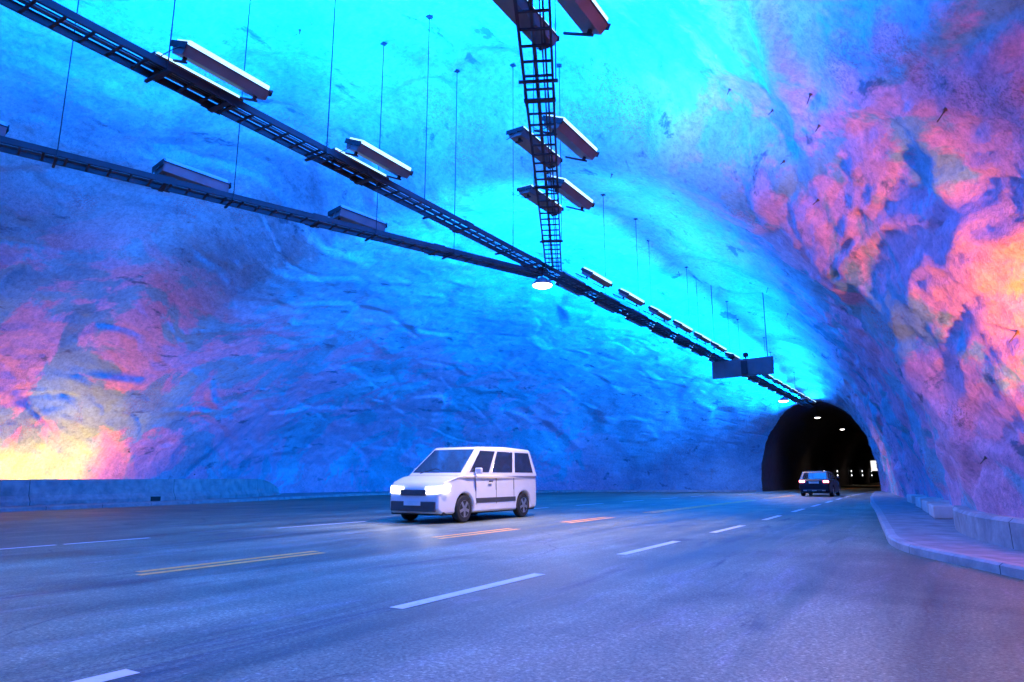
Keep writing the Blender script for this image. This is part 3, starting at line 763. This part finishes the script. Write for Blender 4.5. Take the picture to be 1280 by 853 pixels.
def vehicle(root, L, W, body_mat, lower, gh_base, gh_top, belt, roof, wheels, wr, pillars, zb=0.22, doors=(1.35, 2.3, 3.2)):
    """front faces -Y local (y=0 front). lower: profile points of the upper edge front->rear"""
    hw = W/2
    def fx(y, z):
        t = min(1, y/0.55); u = min(1, (L-y)/0.4)
        f = 0.80 + 0.20*math.sin(max(0, t)*math.pi/2); g_ = 0.88 + 0.12*math.sin(max(0, u)*math.pi/2)
        tum = 1.0 - 0.05*max(0, abs(z-0.62)-0.15)
        return f*g_*tum
    poly = list(lower)                       # front bottom -> over the top -> rear bottom
    for cy in sorted(wheels, reverse=True):
        poly += [(cy + wr*1.16*math.cos(t), wr + wr*1.16*math.sin(t)) for t in [(-0.28 + (math.pi+0.56)*k/12) for k in range(13)]]
    m = MB(); m.prism(poly, -hw, hw, fx); m.build('body', body_mat, root, bevel=0.06, seg=4)
    m = MB()                                   # dark wheel wells and floor
    for cy in wheels: m.box(-hw+0.18, hw-0.18, cy-wr*1.12, cy+wr*1.12, 0.2, wr*2.2)
    m.box(-hw+0.12, hw-0.12, 0.15, L-0.15, zb-0.03, zb+0.05); m.build('underbody', M_dark, root)
    # greenhouse
    yb0, yb1 = gh_base; yt0, yt1 = gh_top; wb = hw*0.955; wt = hw*0.80
    m = MB(); V = [(-wb, yb0, belt-0.03), (wb, yb0, belt-0.03), (wb, yb1, belt-0.03), (-wb, yb1, belt-0.03), (-wt, yt0, roof), (wt, yt0, roof), (wt, yt1, roof), (-wt, yt1, roof)]
    # crown the roof with a mid row
    ym = (yt0+yt1)/2
    V += [(-wt*1.01, ym, roof+0.035), (wt*1.01, ym, roof+0.035)]
    m.v = V; m.f = [(0, 1, 5, 4), (2, 3, 7, 6), (4, 5, 9, 8), (8, 9, 6, 7), (1, 2, 6, 9, 5), (3, 0, 4, 8, 7)]
    m.build('cabin', body_mat, root, bevel=0.09, seg=5)
    def pane(a, b, c, d, off, name='window'):
        """a,b lower pair, c,d upper pair (d above a)"""
        a, b, c, d = map(Vector, (a, b, c, d)); n = (b-a).cross(d-a).normalized()*off
        q = MB(); k = [a+n, b+n, c+n, d+n, a-n*2, b-n*2, c-n*2, d-n*2]; q.v = [tuple(p) for p in k]
        q.f = [(0, 1, 2, 3), (7, 6, 5, 4), (0, 4, 5, 1), (1, 5, 6, 2), (2, 6, 7, 3), (3, 7, 4, 0)]
        return q.build(name, M_glass, root, bevel=0.008)
    def P(side, ty, tz):      # point on a cabin side
        y0 = lerp(yb0, yt0, tz); y1 = lerp(yb1, yt1, tz); return Vector((side*lerp(wb, wt, tz), lerp(y0, y1, ty), lerp(belt-0.03, roof, tz)))
    def F(tx, tz, front=True):
        y = lerp(yb0, yt0, tz) if front else lerp(yb1, yt1, tz); x = lerp(wb, wt, tz)*tx; return Vector((x, y, lerp(belt-0.03, roof, tz)))
    pane(F(-0.88, 0.10), F(0.88, 0.10), F(0.86, 0.90), F(-0.86, 0.90), 0.012, 'windscreen')
    pane(F(0.82, 0.14, False), F(-0.82, 0.14, False), F(-0.82, 0.86, False), F(0.82, 0.86, False), 0.012, 'rear_window')
    for sd in (-1, 1):
        for (t0, t1) in pillars:
            if sd > 0: pane(P(1, t0[0], 0.12), P(1, t1[0], 0.12), P(1, t1[1], 0.86), P(1, t0[1], 0.86), 0.012, 'side_window')
            else: pane(P(-1, t1[0], 0.12), P(-1, t0[0], 0.12), P(-1, t0[1], 0.86), P(-1, t1[1], 0.86), 0.012, 'side_window')
    for yd in doors:
        for sd in (-1, 1):
            m = MB(); m.bar((sd*(hw*fx(yd, 0.6)+0.001), yd, 0.42), (sd*(hw*fx(yd, 0.9)+0.001), yd, belt-0.09), 0.012, 0.012); m.build('door_gap', M_dark, root)
    for cy in wheels:
        for sd in (-1, 1): wheel(root, sd*(hw-0.115), cy, wr, sd)
    for sd in (-1, 1):
        m = MB(); m.box(min(sd*hw*0.97, sd*(hw+0.17)), max(sd*hw*0.97, sd*(hw+0.17)), yb0+0.52, yb0+0.62, belt+0.02, belt+0.17); m.build('wing_mirror', body_mat, root, bevel=0.03)
    return fx

# white van coming towards the camera
van = empty('white_van', (-11.15, 13.35, 0.004)); tag(van, 'white van with blazing headlights driving towards the camera in the far lane', 'van')
vl = [(0.12, 0.22), (0.0, 0.34), (0.0, 0.62), (0.05, 0.86), (0.16, 0.98), (0.62, 1.10), (1.0, 1.17), (2.0, 1.17), (4.5, 1.17), (4.62, 1.1), (4.66, 0.45), (4.6, 0.24)]
fxv = vehicle(van, 4.66, 1.88, M_vanp, vl, (0.80, 4.62), (1.75, 4.42), 1.17, 1.90, (0.88, 3.75), 0.33, (((0.06, 0.05), (0.30, 0.30)), ((0.34, 0.34), (0.62, 0.62)), ((0.66, 0.66), (0.93, 0.93))))
for sd in (-1, 1):
    path = [(0.36, 0.0), (0.55, 0.0), (0.74, 0.0)] + [(0.94*fxv(yy, 0.8), yy) for yy in (0.04, 0.12, 0.20, 0.28)]
    m = MB(); k = len(path)
    for (off, zz, sh) in ((0.018, None, 0), (-0.08, None, 0)):
        for q_, (px, py) in enumerate(path):
            t = q_/(k-1); zl = 0.70 + 0.06*t; zh = 0.865 + 0.05*t
            for z_ in (zl, zh): m.v.append((sd*(px + off*min(1, t*1.6)), py - off*(1-t*0.7) + max(0, (z_-0.62))*0.17, z_))
    for q_ in range(k-1):
        a = q_*2; m.f.append((a, a+2, a+3, a+1)); b = a+2*k; m.f.append((b, b+1, b+3, b+2)); m.f.append((a+1, a+3, b+3, b+1)); m.f.append((a, b, b+2, a+2))
    m.f.append((0, 1, 2*k+1, 2*k)); m.f.append((2*k-2, 4*k-2, 4*k-1, 2*k-1))
    m.build('headlight', M_head, van)
    ld = bpy.data.lights.new('headlight_beam', 'SPOT'); ld.energy = 70; ld.color = (1, 0.95, 0.9); ld.spot_size = R(95); ld.spot_blend = 0.9; ld.shadow_soft_size = 0.08
    lo = bpy.data.objects.new('headlight_beam', ld); COL.objects.link(lo); lo.parent = van; lo.location = (sd*0.62, -0.06, 0.8); lo.rotation_euler = (R(80), 0, R(180))
    m = MB(); m.box(sd*0.62-0.1, sd*0.62+0.1, 4.655, 4.69, 0.85, 1.3); m.build('tail_light', M_red, van, bevel=0.01)
m = MB(); m.box(-0.40, 0.40, -0.022, 0.02, 0.66, 0.80); m.build('grille', M_plast, van, bevel=0.01)
m = MB(); m.box(-0.70, 0.70, -0.03, 0.03, 0.28, 0.52); m.build('lower_air_intake', M_plast, van, bevel=0.02)
m = MB(); m.box(-0.26, 0.26, -0.045, -0.032, 0.42, 0.53); m.build('number_plate', M_plate, van)
for sd in (-1, 1):
    m = MB(); m.box(min(sd*0.925, sd*0.955), max(sd*0.925, sd*0.955), 1.36, 3.28, 0.46, 0.58); m.build('side_moulding', M_plast, van, bevel=0.01)
    m = MB(); m.box(min(sd*0.93, sd*0.96), max(sd*0.93, sd*0.96), 1.95, 2.12, 0.98, 1.02); m.build('door_handle', M_plast, van, bevel=0.01)
m = MB(); m.tube([(-0.5, 0.86, 1.20), (-0.1, 1.0, 1.32), (0.1, 0.95, 1.27)], 0.01, 5); m.build('wiper', M_dark, van)

# dark car driving away, seen from behind
def dark_car(x, y, label):
    c = empty('dark_car', (x, y, 0.004), math.pi); tag(c, label, 'car')
    lo_ = [(0.10, 0.24), (0.0, 0.36), (0.0, 0.60), (0.10, 0.74), (1.1, 0.92), (1.3, 0.95), (4.15, 0.98), (4.45, 0.95), (4.52, 0.80), (4.55, 0.45), (4.48, 0.26)]
    vehicle(c, 4.55, 1.80, M_carp, lo_, (1.05, 4.35), (1.95, 3.75), 0.95, 1.44, (0.85, 3.55), 0.32, (((0.08, 0.07), (0.44, 0.48)), ((0.48, 0.53), (0.82, 0.93))))
    for sd in (-1, 1):
        m = MB(); m.box(min(sd*0.50, sd*0.80), max(sd*0.50, sd*0.80), 4.49, 4.56, 0.80, 0.92); m.build('tail_light', M_tail, c, bevel=0.02)
        m = MB(); m.box(min(sd*0.42, sd*0.72), max(sd*0.42, sd*0.72), -0.01, 0.16, 0.60, 0.72); m.build('headlight', M_plate, c, bevel=0.02)
    m = MB(); m.box(-0.27, 0.27, 4.545, 4.57, 0.74, 0.86); m.build('number_plate', M_plate, c)
    m = MB(); m.box(-0.60, 0.60, 4.53, 4.575, 0.30, 0.42); m.build('bumper_trim', M_plast, c, bevel=0.01)
    m = MB(); m.box(-0.60, -0.42, 4.57, 4.59, 0.32, 0.36); m.box(-0.12, 0.12, 4.57, 4.59, 0.32, 0.36); m.box(0.42, 0.60, 4.57, 4.59, 0.32, 0.36); m.build('reflector', M_rim, c)
    return c
dark_car(-6.5, 43.9+4.55, 'dark car with lit tail lights driving away towards the tunnel mouth')
c2 = dark_car(-6.3, 112, 'far dark car with glowing red tail light deep inside the tunnel')
# blazing far tail light of the second car comes from its own lamps
sc.render.film_transparent = False
